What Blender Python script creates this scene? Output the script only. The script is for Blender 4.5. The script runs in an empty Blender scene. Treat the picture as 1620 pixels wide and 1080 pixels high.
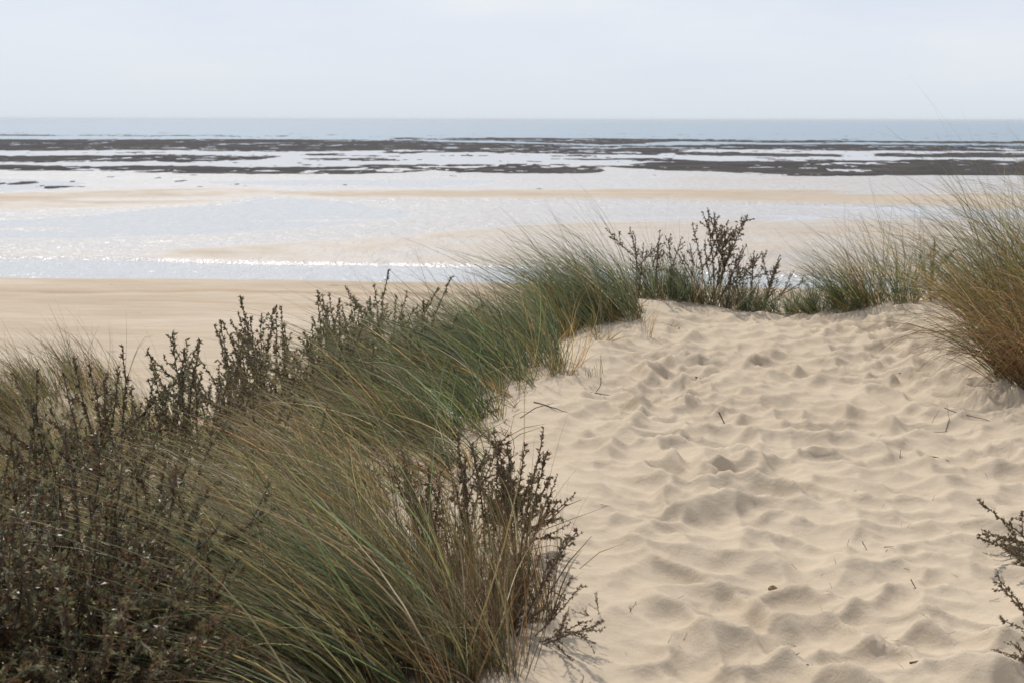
import bpy, math
import numpy as np
from mathutils import Vector, Euler, Quaternion, Matrix

C = bpy.context.scene.collection
RNG = np.random.default_rng(7)
PI = math.pi

# ------------------------------------------------------------------ camera model (also used to lay the plan out)
EYE = 1.55
FPX = 2000.0
PITCH = math.atan((540 - 188.5) / FPX)
CT, ST = math.cos(PITCH), math.sin(PITCH)
WATER = -11.0

def ray(u, v):
    xc = (np.asarray(u, float) - 810) / FPX
    yc = -(np.asarray(v, float) - 540) / FPX
    return xc, CT + yc * ST, -ST + yc * CT

def to_px(x, y, z):
    z = z - EYE
    f = y * CT - z * ST
    up = y * ST + z * CT
    return 810 + FPX * x / f, 540 - FPX * up / f

# ------------------------------------------------------------------ noise
def _hash(ix, iy, s):
    h = (ix.astype(np.int64) * 374761393 + iy.astype(np.int64) * 668265263 + s * 974634777) & 0xFFFFFFFF
    h = ((h ^ (h >> 13)) * 1274126177) & 0xFFFFFFFF
    h = ((h ^ (h >> 16)) * 2246822519) & 0xFFFFFFFF
    return ((h ^ (h >> 15)) & 0xFFFFFF) / float(0xFFFFFF)

def vnoise(x, y, s=0):
    x = np.asarray(x, float); y = np.asarray(y, float)
    ix = np.floor(x); iy = np.floor(y)
    fx = x - ix; fy = y - iy
    fx = fx * fx * fx * (fx * (fx * 6 - 15) + 10)
    fy = fy * fy * fy * (fy * (fy * 6 - 15) + 10)
    a = _hash(ix, iy, s); b = _hash(ix + 1, iy, s); c = _hash(ix, iy + 1, s); d = _hash(ix + 1, iy + 1, s)
    return (a + (b - a) * fx) * (1 - fy) + (c + (d - c) * fx) * fy - 0.5

def fbm(x, y, s=0, o=4):
    t = 0; a = 1.0
    for k in range(o):
        t = t + a * vnoise(x * 2 ** k + 17.3 * k, y * 2 ** k - 9.1 * k, s + k); a *= 0.5
    return t

def sstep(a, b, x):
    t = np.clip((np.asarray(x, float) - a) / (b - a), 0, 1)
    return t * t * (3 - 2 * t)

# ------------------------------------------------------------------ dune ground (smooth part)
BY = np.array([0, 2.5, 3.3, 4.2, 5.0, 6.1, 7.2, 8.3, 9.5, 10.3, 11.0, 14])
BX = np.array([-0.15, -0.12, -0.05, .10, .05, -.10, -.05, .20, .62, 1.0, 1.2, 1.6])

def dist_out(x, y):
    xb = np.interp(y, BY, BX)
    yb = 10.9 + 0.22 * np.sin(x * 2.1) + 0.10 * np.sin(x * 5 + 1)
    return np.hypot(np.maximum(xb - x, 0), np.maximum(y - yb, 0))

def ground(x, y):
    x = np.asarray(x, float); y = np.asarray(y, float)
    d = dist_out(x, y)
    g = -0.10 * np.minimum(d, 4) - 0.06 * np.minimum(d, 4) ** 2 - 0.58 * np.maximum(d - 4, 0)
    g = g + 0.42 * sstep(2.1, 4.6, x) * (1 - sstep(7.4, 10.2, y)) * sstep(0.5, 3, y)
    # lip of the blow-out: a soft shoulder along the grass and a small peak at its far corner
    xb = np.interp(y, BY, BX)
    g = g + 0.05 * np.exp(-((x - xb - 0.1) / 0.35) ** 2) * (y < 12)
    g = g + 0.065 * np.exp(-(((x - 1.02) / 0.35) ** 2 + ((y - 10.35) / 0.5) ** 2))
    g = g + 0.05 * np.exp(-(((x - 3.35) / 0.5) ** 2 + ((y - 10.8) / 0.5) ** 2))
    g = g - 0.06 * np.exp(-(((x - 2.4) / 0.45) ** 2 + ((y - 10.6) / 0.9) ** 2))
    # lower shoulder of the dune on the left, carrying its own grass
    g = g + 1.85 * np.exp(-(((x + 5.6) / 2.6) ** 2 + ((y - 14) / 2.6) ** 2))
    return g

def ground_px(u, v):
    dx, dy, dz = ray(u, v)
    t = 2.0
    for _ in range(4000):
        if EYE + dz * t <= float(ground(dx * t, dy * t)):
            break
        t += 0.005
    return float(dx * t), float(dy * t)

def at_depth(u, y, v=560):
    return (u - 810) / FPX * (y * CT + (EYE + 0.2) * ST), y

def cups(x, y, cell, k, seed, cv):
    """hollows left by feet: paraboloid cups meeting in sharp rims"""
    ix = np.floor(x / cell); iy = np.floor(y / cell)
    best = np.full(x.shape, 1e9); sec = np.full(x.shape, 1e9)
    for a in (-2, -1, 0, 1, 2):
        for b in (-2, -1, 0, 1, 2):
            cx = ix + a; cy = iy + b
            px = (cx + _hash(cx, cy, seed)) * cell; py = (cy + _hash(cx, cy, seed + 1)) * cell
            ang = _hash(cx, cy, seed + 2) * PI
            st = 0.62 + 0.75 * _hash(cx, cy, seed + 3)
            dx = x - px; dy = y - py
            ca, sa = np.cos(ang), np.sin(ang)
            u = (dx * ca + dy * sa) * st; w = (-dx * sa + dy * ca) / st
            h = (u * u + w * w) * k + (_hash(cx, cy, seed + 4) - 0.5) * cv
            sec = np.minimum(sec, np.maximum(best, h)); best = np.minimum(best, h)
    e = sec - best                      # soften the rim a little
    r = 0.0025
    return best - np.where(e < r, (r - e) ** 2 / (4 * r), 0)

def trampled(x, y):
    wx = x + 0.16 * vnoise(x * 2.3, y * 2.3, 5) + 0.05 * vnoise(x * 7, y * 7, 6)
    wy = y + 0.16 * vnoise(x * 2.3 + 40, y * 2.3, 7) + 0.05 * vnoise(x * 7, y * 7 + 30, 8)
    d = dist_out(x, y)
    xb = np.interp(y, BY, BX)
    into = np.minimum(x - xb, 11.0 - y)
    amp = 0.14 + 0.86 * sstep(-0.05, 0.75, into + 0.25 * vnoise(x * 1.7, y * 1.7, 9))
    amp = amp * (1 - 0.55 * sstep(2.5, 3.6, x - 0.05 * y))
    amp = amp * (0.62 + 0.85 * np.clip(vnoise(x * 1.1, y * 1.1, 90) + 0.5, 0, 1))
    c1 = cups(wx, wy, 0.175, 2.9, 11, 0.030)
    c2 = cups(wx * 1.02 + 3, wy, 0.095, 3.2, 31, 0.020)
    und = 0.035 * fbm(x * 0.9, y * 0.9, 51, 2) + 0.02 * fbm(x * 2.6, y * 2.6, 57, 2)
    fine = 0.014 * fbm(x * 8, y * 8, 61, 4)
    h = 1.15 * c1 + 0.62 * c2 - 0.032
    h = np.where(h > 0, 0.075 * np.tanh(h / 0.075), 0.040 * np.tanh(h / 0.040))
    return amp * (h + und + fine) + 0.02 * fbm(x * 1.5, y * 1.5, 71, 2) - 0.05

def surf(x, y):
    return ground(x, y) + trampled(np.asarray(x, float), np.asarray(y, float))

# ------------------------------------------------------------------ mesh helpers
def mesh_np(name, verts, faces, material=None, smooth=True, col=None):
    """faces: (n,4) or (n,3) int array"""
    me = bpy.data.meshes.new(name)
    verts = np.ascontiguousarray(verts, dtype=np.float32); faces = np.ascontiguousarray(faces, dtype=np.int32)
    nf, k = faces.shape
    me.vertices.add(len(verts)); me.loops.add(nf * k); me.polygons.add(nf)
    me.vertices.foreach_set('co', verts.ravel())
    me.loops.foreach_set('vertex_index', faces.ravel())
    me.polygons.foreach_set('loop_start', np.arange(0, nf * k, k, dtype=np.int32))
    me.polygons.foreach_set('loop_total', np.full(nf, k, dtype=np.int32))
    me.update(calc_edges=True)
    me.polygons.foreach_set('use_smooth', np.full(nf, smooth, dtype=bool))
    if col is not None:
        at = me.color_attributes.new('kindcol', 'FLOAT_COLOR', 'POINT')
        c4 = np.ones((len(verts), 4), np.float32); c4[:, :3] = col
        at.data.foreach_set('color', c4.ravel())
    if material: me.materials.append(material)
    me.validate()
    return me

def link(name, me, parent=None, loc=None):
    o = bpy.data.objects.new(name, me); C.objects.link(o)
    if parent is not None: o.parent = parent
    if loc is not None: o.location = loc
    return o

def grid_faces(nr, nc):
    i = np.arange(nr * nc).reshape(nr, nc)
    return np.stack([i[:-1, :-1], i[:-1, 1:], i[1:, 1:], i[1:, :-1]], -1).reshape(-1, 4)

def tag(o, label=None, cat=None, group=None, kind=None):
    if label: o['label'] = label
    if cat: o['category'] = cat
    if group: o['group'] = group
    if kind: o['kind'] = kind
    return o

def empty(name, loc):
    o = bpy.data.objects.new(name, None); C.objects.link(o); o.location = loc
    o.empty_display_size = 0.1
    return o

# ------------------------------------------------------------------ materials
class Nodes:
    def __init__(s, name):
        s.m = bpy.data.materials.new(name); s.m.use_nodes = True
        s.t = s.m.node_tree; s.t.nodes.clear()
        s.out = s.n('ShaderNodeOutputMaterial')
    def n(s, typ, **kw):
        nd = s.t.nodes.new(typ)
        for k, v in kw.items():
            if k.startswith('i_'):
                nd.inputs[k[2:].replace('_', ' ')].default_value = v
            else: setattr(nd, k, v)
        return nd
    def l(s, a, b): s.t.links.new(a, b)
    def math(s, op, a, b=None, clamp=False):
        nd = s.n('ShaderNodeMath', operation=op); nd.use_clamp = clamp
        for i, q in enumerate((a, b)):
            if q is None: continue
            if isinstance(q, (int, float)): nd.inputs[i].default_value = q
            else: s.l(q, nd.inputs[i])
        return nd.outputs[0]
    def ramp(s, fac, stops):
        nd = s.n('ShaderNodeValToRGB'); e = nd.color_ramp.elements
        while len(e) < len(stops): e.new(0.5)
        for q, (p, c) in zip(e, stops):
            q.position = p; q.color = (*c, 1) if len(c) == 3 else c
        s.l(fac, nd.inputs[0]); return nd.outputs[0]
    def noise(s, vec, scale, detail=4, rough=0.55, dist=0.0):
        nd = s.n('ShaderNodeTexNoise'); nd.inputs['Scale'].default_value = scale
        nd.inputs['Detail'].default_value = detail; nd.inputs['Roughness'].default_value = rough
        nd.inputs['Distortion'].default_value = dist
        s.l(vec, nd.inputs['Vector']); return nd.outputs['Fac']
    def mapping(s, vec, scale):
        nd = s.n('ShaderNodeMapping'); nd.inputs['Scale'].default_value = scale
        s.l(vec, nd.inputs['Vector']); return nd.outputs[0]
    def mix(s, fac, a, b, typ='MIX'):
        nd = s.n('ShaderNodeMix', data_type='RGBA', blend_type=typ)
        for i, q in ((0, fac), (6, a), (7, b)):
            if isinstance(q, (int, float)): nd.inputs[i].default_value = q
            elif isinstance(q, tuple): nd.inputs[i].default_value = (*q, 1)
            else: s.l(q, nd.inputs[i])
        return nd.outputs[2]
    def bump(s, h, strength, dist, normal=None):
        nd = s.n('ShaderNodeBump'); nd.inputs['Strength'].default_value = strength
        nd.inputs['Distance'].default_value = dist
        s.l(h, nd.inputs['Height'])
        if normal is not None: s.l(normal, nd.inputs['Normal'])
        return nd.outputs[0]

def mat_dune():
    N = Nodes('dry_sand'); pos = N.n('ShaderNodeNewGeometry').outputs['Position']
    big = N.noise(pos, 0.9, 4); mid = N.noise(pos, 7, 4); grain = N.noise(pos, 420, 2, 0.7); speck = N.noise(pos, 95, 3, 0.7)
    c = N.ramp(big, [(0.25, (.465, .374, .268)), (0.75, (.545, .449, .328))])
    c = N.mix(N.math('MULTIPLY', N.ramp(mid, [(.35, (0, 0, 0)), (.75, (1, 1, 1))]), 0.22), c, (.42, .312, .20))
    c = N.mix(N.ramp(grain, [(.35, (0, 0, 0)), (.7, (.30, .30, .30))]), c, (.66, .56, .44))
    c = N.mix(N.ramp(speck, [(.64, (0, 0, 0)), (.78, (.45, .45, .45))]), c, (.22, .155, .10))
    b = N.n('ShaderNodeBsdfPrincipled'); N.l(c, b.inputs['Base Color'])
    b.inputs['Roughness'].default_value = 0.95; b.inputs['Specular IOR Level'].default_value = 0.15
    nm = N.bump(N.noise(pos, 26, 4, .6), 0.35, 0.018)
    nm = N.bump(grain, 0.4, 0.004, nm)
    nm = N.bump(speck, 0.25, 0.006, nm)
    N.l(nm, b.inputs['Normal']); N.l(b.outputs[0], N.out.inputs[0]); return N.m

def mat_beach():
    N = Nodes('tidal_sand'); g = N.n('ShaderNodeNewGeometry'); pos = g.outputs['Position']
    sep = N.n('ShaderNodeSeparateXYZ'); N.l(pos, sep.inputs[0])
    streak = N.noise(N.mapping(pos, (.03, .16, 1)), 1, 5, .6)
    patch = N.noise(N.mapping(pos, (.012, .05, 1)), 1, 4, .6)
    h = N.math('ADD', N.math('SUBTRACT', sep.outputs[2], WATER), N.math('MULTIPLY', N.math('SUBTRACT', streak, 0.5), 0.10))
    wetn = N.noise(N.mapping(pos, (.16, .10, 1)), 1, 5, .72)
    h = N.math('ADD', h, N.math('MULTIPLY', N.math('SUBTRACT', wetn, 0.5), 0.34))
    dry = N.n('ShaderNodeMapRange'); dry.interpolation_type = 'SMOOTHSTEP'
    dry.inputs[1].default_value = 0.05; dry.inputs[2].default_value = 0.46; N.l(h, dry.inputs[0])
    dry = dry.outputs[0]
    wetc = N.ramp(patch, [(.3, (.34, .29, .235)), (.7, (.40, .345, .28))])
    dryc = N.ramp(streak, [(.25, (.44, .35, .25)), (.5, (.50, .41, .305)), (.75, (.56, .48, .38))])
    c = N.mix(dry, wetc, dryc)
    # wrack specks
    sp = N.noise(N.mapping(pos, (.25, .5, 1)), 1, 3, .6)
    c = N.mix(N.ramp(sp, [(.70, (0, 0, 0)), (.74, (.6, .6, .6))]), c, (.14, .10, .065))
    warp = N.math('MULTIPLY', N.math('SUBTRACT', N.noise(N.mapping(pos, (.02, .03, 1)), 1, 5, .65), 0.5), 16)
    yy = N.math('ADD', N.math('ADD', sep.outputs[1], warp), N.math('MULTIPLY', sep.outputs[0], .06))
    for y0, wd, colr, st in ((87, 1.3, (.36, .235, .135), .75), (82, .7, (.36, .25, .15), .5), (95, 1.5, (.62, .55, .45), .5), (76, .6, (.40, .30, .20), .4), (70, 1.2, (.60, .52, .42), .4)):
        m = N.math('MULTIPLY', N.math('SUBTRACT', 1, N.math('DIVIDE', N.math('ABSOLUTE', N.math('SUBTRACT', yy, y0)), wd), True), st)
        m = N.math('MULTIPLY', m, N.ramp(streak, [(.3, (0, 0, 0)), (.6, (1, 1, 1))]))
        c = N.mix(m, c, colr)
    mott = N.noise(N.mapping(pos, (.10, .35, 1)), 1, 5, .7)
    c = N.mix(N.ramp(mott, [(.40, (.32, .32, .32)), (.58, (0, 0, 0))]), c, (.33, .26, .19))
    b = N.n('ShaderNodeBsdfPrincipled'); N.l(c, b.inputs['Base Color'])
    r = N.n('ShaderNodeMapRange'); N.l(dry, r.inputs[0]); r.inputs[3].default_value = 0.22; r.inputs[4].default_value = 0.9
    N.l(r.outputs[0], b.inputs['Roughness'])
    sl = N.n('ShaderNodeMapRange'); N.l(dry, sl.inputs[0]); sl.inputs[3].default_value = 0.5; sl.inputs[4].default_value = 0.05
    N.l(sl.outputs[0], b.inputs['Specular IOR Level'])
    ct = N.n('ShaderNodeMapRange'); N.l(dry, ct.inputs[0]); ct.inputs[3].default_value = 1.0; ct.inputs[4].default_value = 0.0
    N.l(ct.outputs[0], b.inputs['Coat Weight']); b.inputs['Coat Roughness'].default_value = 0.42; b.inputs['Coat IOR'].default_value = 1.36
    rip = N.noise(N.mapping(pos, (.35, 1.1, 1)), 1, 3, .6)
    rip2 = N.noise(N.mapping(pos, (1.2, 3.2, 1)), 1, 2, .5)
    wv = N.math('MULTIPLY', N.math('SUBTRACT', N.noise(N.mapping(pos, (.45, .22, 1)), 1, 4, .65), .5), ct.outputs[0])
    nm = N.bump(wv, 1.0, 1.1)
    nm = N.bump(rip, 1.0, 0.16, nm); nm = N.bump(rip2, 0.8, 0.10, nm)
    N.l(nm, b.inputs['Normal']); N.l(b.outputs[0], N.out.inputs[0]); return N.m

def mat_water(name, deep, scale, bump, rough):
    N = Nodes(name); pos = N.n('ShaderNodeNewGeometry').outputs['Position']
    b = N.n('ShaderNodeBsdfPrincipled')
    b.inputs['Base Color'].default_value = (*deep, 1); b.inputs['IOR'].default_value = 1.333
    b.inputs['Roughness'].default_value = rough
    w1 = N.noise(N.mapping(pos, (scale * .45, scale, 1)), 1, 4, .6, .3)
    w2 = N.noise(N.mapping(pos, (scale * .02, scale * .06, 1)), 1, 3, .5)
    hh = N.math('ADD', w1, N.math('MULTIPLY', w2, 0.4))
    sw = N.bump(N.noise(N.mapping(pos, (scale * .25, scale * .13, 1)), 1, 4, .65), 1.0, bump * 9)
    N.l(N.bump(hh, 1.0, bump, sw), b.inputs['Normal']); N.l(b.outputs[0], N.out.inputs[0]); return N.m

def mat_reef():
    N = Nodes('weedy_rock'); pos = N.n('ShaderNodeNewGeometry').outputs['Position']
    a = N.noise(N.mapping(pos, (.06, .15, .5)), 1, 5, .65); f = N.noise(pos, .8, 4, .65)
    c = N.ramp(a, [(.3, (.030, .025, .030)), (.5, (.050, .043, .044)), (.7, (.105, .095, .072))])
    c = N.mix(N.ramp(f, [(.5, (0, 0, 0)), (.7, (.6, .6, .6))]), c, (.060, .056, .040))
    b = N.n('ShaderNodeBsdfPrincipled'); N.l(c, b.inputs['Base Color']); b.inputs['Roughness'].default_value = 1
    b.inputs['Specular IOR Level'].default_value = .08
    N.l(N.bump(f, .7, .5), b.inputs['Normal']); N.l(b.outputs[0], N.out.inputs[0]); return N.m

def mat_leafy(name, rough, trans, spec):
    N = Nodes(name); at = N.n('ShaderNodeAttribute', attribute_name='kindcol')
    b = N.n('ShaderNodeBsdfPrincipled'); N.l(at.outputs['Color'], b.inputs['Base Color'])
    b.inputs['Roughness'].default_value = rough; b.inputs['Specular IOR Level'].default_value = spec
    tr = N.n('ShaderNodeBsdfTranslucent'); N.l(at.outputs['Color'], tr.inputs[0])
    mx = N.n('ShaderNodeMixShader'); mx.inputs[0].default_value = trans
    N.l(b.outputs[0], mx.inputs[1]); N.l(tr.outputs[0], mx.inputs[2]); N.l(mx.outputs[0], N.out.inputs[0]); return N.m

def mat_wood():
    N = Nodes('bark'); pos = N.n('ShaderNodeTexCoord').outputs['Object']
    c = N.ramp(N.noise(pos, 60, 3), [(.3, (.075, .050, .034)), (.6, (.13, .092, .065)), (.8, (.22, .175, .135))])
    b = N.n('ShaderNodeBsdfPrincipled'); N.l(c, b.inputs['Base Color']); b.inputs['Roughness'].default_value = .8
    N.l(b.outputs[0], N.out.inputs[0]); return N.m

M_DUNE = mat_dune(); M_BEACH = mat_beach(); M_REEF = mat_reef()
M_POOL = mat_water('shallow_water', (.47, .472, .468), 1.3, 0.11, 0.26)
M_SEA = mat_water('sea_water', (.25, .32, .375), .55, 0.30, 0.40)
M_GRASS = mat_leafy('grass_blade', .38, .46, .5)
M_DRY = mat_leafy('dry_blade', .48, .44, .4)
M_LEAF = mat_leafy('buckthorn_leaf', .40, .30, .5)
M_WOOD = mat_wood()

# ------------------------------------------------------------------ dune mesh
def build_dune():
    xs_f = np.arange(-0.5, 3.9, 0.0105)
    left = -0.5 - np.cumsum(0.0105 * 1.05 ** np.arange(1, 130)); left = left[left > -40]
    right = 3.9 + np.cumsum(0.0105 * 1.06 ** np.arange(1, 110)); right = right[right < 40]
    xs = np.concatenate([left[::-1], xs_f, right])
    ys = [-3.0]
    while ys[-1] < 48:
        y = ys[-1]
        ys.append(y + (0.15 if y < 2.2 else max(0.011, 0.0034 * y) if y < 12.2 else 0.05 * (y - 11)))
    ys = np.array(ys)
    X, Y = np.meshgrid(xs, ys)
    Z = surf(X.ravel(), Y.ravel())
    v = np.stack([X.ravel(), Y.ravel(), Z], 1)
    tag(link('sand_dune', mesh_np('sand_dune', v, grid_faces(len(ys), len(xs)), M_DUNE)),
        'pale trampled dune sand full of foot hollows, sloping down under the marram grass', 'sand dune', kind='structure')
build_dune()

# ------------------------------------------------------------------ beach, pools, reef, sea
# plan of the foreshore: level of the sand against the pool water, drawn as strips and unrolled onto the flat shore
RW, RV0, RSC = 820, 195.0, 2.0          # raster: u step 2.4 px from -170, v step 0.5 px from RV0
RH = 800
U0, DU = -174.0, 2.4
def blurv(a, s):
    k = np.exp(-0.5 * (np.arange(-int(3 * s) - 1, int(3 * s) + 2) / s) ** 2); k /= k.sum()
    p = np.pad(a, ((len(k) // 2,) * 2, (0, 0)), 'edge')
    return np.apply_along_axis(lambda c: np.convolve(c, k, 'valid'), 0, p)
def blurh(a, s): return blurv(a.T, s).T

def strip(ras, pts, val, mode='set'):
    """pts: (u, v_top, v_bottom)"""
    pts = np.array(pts, float)
    uu = U0 + DU * np.arange(RW)
    top = np.interp(uu, pts[:, 0], pts[:, 1], left=1e6, right=1e6); bot = np.interp(uu, pts[:, 0], pts[:, 2], left=-1e6, right=-1e6)
    vv = (RV0 + np.arange(RH) / RSC)[:, None]
    m = (vv >= top) & (vv <= bot)
    ras[m] = val

sand = np.full((RH, RW), 0.07)
E0, E1 = -174, 1790
strip(sand, [(E0, 450, 600), (0, 450, 600), (400, 453, 600), (800, 460, 600), (1240, 466, 600), (E1, 488, 600)], 0.62)   # dry upper beach
strip(sand, [(E0, 409, 450), (0, 411, 448), (300, 416, 451), (780, 423, 457), (1250, 436, 464), (E1, 456, 486)], -0.22)      # long channel
strip(sand, [(E0, 398, 410), (0, 400, 410), (330, 398, 414)], 0.10)
strip(sand, [(250, 400, 414), (420, 390, 419), (650, 374, 421), (800, 360, 424), (1000, 352, 428), (1300, 348, 438), (E1, 352, 455)], 0.27)  # tan bank
strip(sand, [(E0, 352, 378), (0, 350, 378), (120, 345, 379), (230, 334, 374), (360, 318, 370), (460, 312, 362), (640, 330, 348)], -0.10) # lagoon
strip(sand, [(560, 318, 330), (700, 316, 338), (820, 318, 342), (900, 322, 336)], 0.02)
strip(sand, [(430, 349, 352), (560, 347, 351), (640, 346, 348)], 0.06)
strip(sand, [(0, 362, 366), (70, 362, 367), (125, 361, 364)], 0.10)
strip(sand, [(E0, 308, 337), (0, 309, 336), (120, 304, 333), (260, 301, 329), (360, 299, 324), (430, 300, 303)], 0.30)   # left bar
strip(sand, [(110, 319, 321.5), (240, 318, 320.5), (360, 314, 318)], 0.02)
strip(sand, [(420, 305, 311), (500, 304, 315), (650, 303, 315), (830, 302, 316), (1050, 300, 317), (1300, 302, 324), (1480, 306, 330), (E1, 312, 336)], 0.36)  # ochre bar
strip(sand, [(E0, 284, 306), (0, 284, 305), (70, 286, 301), (125, 289, 294)], -0.05)
strip(sand, [(300, 288, 291), (500, 285, 299), (700, 284, 297), (800, 283, 288)], -0.02)
strip(sand, [(720, 268, 272), (900, 272, 281), (1050, 274, 288), (1180, 280, 290)], 0.0)
strip(sand, [(1330, 304, 309), (1440, 305, 308), (1510, 307, 308)], -0.04)
strip(sand, [(900, 345, 350), (1000, 342, 347), (1180, 338, 341), (1260, 340, 345), (1310, 340, 342)], -0.03)
strip(sand, [(1200, 348, 353), (1260, 344, 350), (1310, 342, 346)], -0.05)
strip(sand, [(1190, 322, 325), (1330, 324, 330), (1450, 326, 336), (1500, 327, 332)], -0.05)
strip(sand, [(1400, 340, 343), (1440, 333, 341), (1470, 331, 337)], -0.05)
strip(sand, [(1050, 278, 298), (1300, 280, 300), (E1, 282, 306)], 0.16)
strip(sand, [(E0, 196, 268), (0, 196, 270), (400, 196, 272), (700, 196, 262), (950, 196, 256), (1200, 196, 270), (E1, 196, 276)], -0.25)
sand = blurh(blurv(sand, 3.0), 9)

reef = np.full((RH, RW), -1.0)
def rs(pts, val=1.0): strip(reef, pts, val)
rs([(E0, 215, 217), (0, 215, 217), (250, 215, 217), (470, 216, 217)], .35)
rs([(E0, 222, 237), (0, 222, 240), (200, 222, 239), (420, 222, 242), (620, 222, 239), (760, 226, 240), (980, 231, 238), (1060, 232, 236)], 1.0)
rs([(620, 218, 221), (800, 218.5, 224), (960, 219, 230), (1080, 220, 224), (1230, 222, 226), (E1, 224, 227)], .9)
rs([(600, 231, 243), (800, 232, 241), (1000, 235, 244), (1080, 236, 241)], .7)
rs([(980, 231, 236), (1150, 229, 237), (1350, 228, 238), (E1, 229, 240)], .85)
rs([(1000, 239, 243), (1200, 242, 247), (1330, 244, 247)], .8)
rs([(1380, 243, 247), (1480, 241, 248), (E1, 241, 250)], .8)
rs([(E0, 248, 259), (0, 248, 260), (150, 247, 258), (300, 246, 257), (410, 247, 254), (440, 248, 250)], .55)
rs([(380, 245, 249), (520, 243, 247), (640, 248, 250)], .35)
rs([(780, 239, 243), (1000, 241, 245), (1040, 244, 246)], .5)
rs([(860, 246, 250), (980, 247, 249)], .5)
rs([(480, 252, 256), (600, 250, 255), (700, 253, 254)], .35)
rs([(E0, 263, 271), (0, 263, 272), (120, 265, 272), (260, 264, 276), (420, 266, 277), (560, 264, 277), (700, 263, 271), (800, 264, 275), (930, 262, 275), (960, 268, 271)], 1.0)
rs([(560, 262, 266), (700, 261, 265), (900, 260, 266), (1000, 262, 264)], .6)
rs([(960, 262, 264), (1050, 256, 271), (1150, 255, 274), (1230, 256, 279), (1350, 254, 279), (1500, 252, 277), (E1, 252, 278)], 1.0)
rs([(900, 252, 254), (1020, 250, 253), (1100, 251, 256)], .4)
rs([(1046, 290, 292.5), (1075, 290, 292.5)], .35)
reef = blurh(blurv(reef, 1.0), 3)

def sample(a, u, v):
    fu = np.clip((u - U0) / DU, 0, RW - 1.001); fv = np.clip((v - RV0) * RSC, 0, RH - 1.001)
    iu = fu.astype(int); iv = fv.astype(int); fu -= iu; fv -= iv
    return (a[iv, iu] * (1 - fu) + a[iv, iu + 1] * fu) * (1 - fv) + (a[iv + 1, iu] * (1 - fu) + a[iv + 1, iu + 1] * fu) * fv

def shore_grid(v_lo, v_hi, nv, nu, u_lo=-1100, u_hi=2700):
    vs = v_lo + (v_hi - v_lo) * np.linspace(1, 0, nv) ** 1.35; us = np.linspace(u_lo, u_hi, nu)
    U, V = np.meshgrid(us, vs)
    dx, dy, dz = ray(U, V)
    t = (WATER - EYE) / dz
    return (dx * t).ravel(), (dy * t).ravel(), U.ravel(), V.ravel()

def build_shore():
    nv, nu = 700, 760
    x, y, u, v = shore_grid(205, 1000, nv, nu)
    h = sample(sand, u, v)
    n = fbm(x / 46, y / 22, 101, 4); m = fbm(x / 9, y / 4, 121, 3); big = fbm(x / 150, y / 40, 131, 3)
    k = np.clip(np.abs(h) * 2.0 + .30, .12, 1)
    h = h + k * (0.10 * n + 0.06 * m + 0.03 * fbm(x / 2.6, y / 1.6, 141, 2)) + 0.05 * big
    h = np.where(v > 480, h + np.minimum(0.006 * (v - 480), 1.2), h)
    tag(link('tidal_beach', mesh_np('tidal_beach', np.stack([x, y, WATER + h], 1), grid_faces(nv, nu), M_BEACH)),
        'wide tan beach at low tide with wet rippled flats and sand bars', 'beach', kind='structure')
    # shallow water standing between the bars
    xs = np.array([-1600., 1600.]); ys = np.array([62., 560.])
    X, Y = np.meshgrid(xs, ys)
    tag(link('tidal_water', mesh_np('tidal_water', np.stack([X.ravel(), Y.ravel(), np.full(4, WATER)], 1), grid_faces(2, 2), M_POOL)),
        'pale shallow water lying in channels and pools between sand bars', 'water', kind='structure')
    xs = np.array([-30000., 30000.]); ys = np.array([560., 45000.])
    X, Y = np.meshgrid(xs, ys)
    tag(link('sea', mesh_np('sea', np.stack([X.ravel(), Y.ravel(), np.full(4, WATER)], 1), grid_faces(2, 2), M_SEA)),
        'calm pale blue sea reaching to the horizon', 'sea', kind='structure')
    nv, nu = 460, 2000
    x, y, u, v = shore_grid(211, 300, nv, nu, -600, 2200)
    r = sample(reef, u, v)
    rn = fbm(x / 45, y / 30, 201, 3) * 1.0 + fbm(x / 14, y / 14, 221, 4) * 1.3 + fbm(x / 4, y / 9, 231, 2) * 1.1 + fbm(x / 1.6, y / 5, 235, 2) * .7
    rock = r * .8 - .22 + rn * .9
    lump = np.abs(fbm(x / 5, y / 4, 241, 3))
    z = np.where(rock > 0, 0.04 + 0.16 * np.tanh(rock) + 0.20 * lump, -0.6 + 0.5 * np.maximum(rock, -1))
    f = grid_faces(nv, nu)
    keep = (rock > -0.25)[f].any(1); f = f[keep]
    used = np.unique(f); re = np.full(len(x), -1); re[used] = np.arange(len(used))
    tag(link('rocky_reef', mesh_np('rocky_reef', np.stack([x, y, WATER + z], 1)[used], re[f], M_REEF)),
        'dark weed covered rock ledges bared in long bands at low tide', 'reef', kind='structure')
build_shore()

# ------------------------------------------------------------------ marram grass
GREEN = (.125, .160, .056); BLUE = (.130, .168, .100); OLIVE = (.225, .195, .085); STRAW = (.36, .265, .13)
PALE = (.42, .35, .23); RUST = (.20, .105, .042); BROWN = (.135, .088, .050); GOLD = (.34, .215, .075); DKGREEN = (.085, .112, .048)

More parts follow.
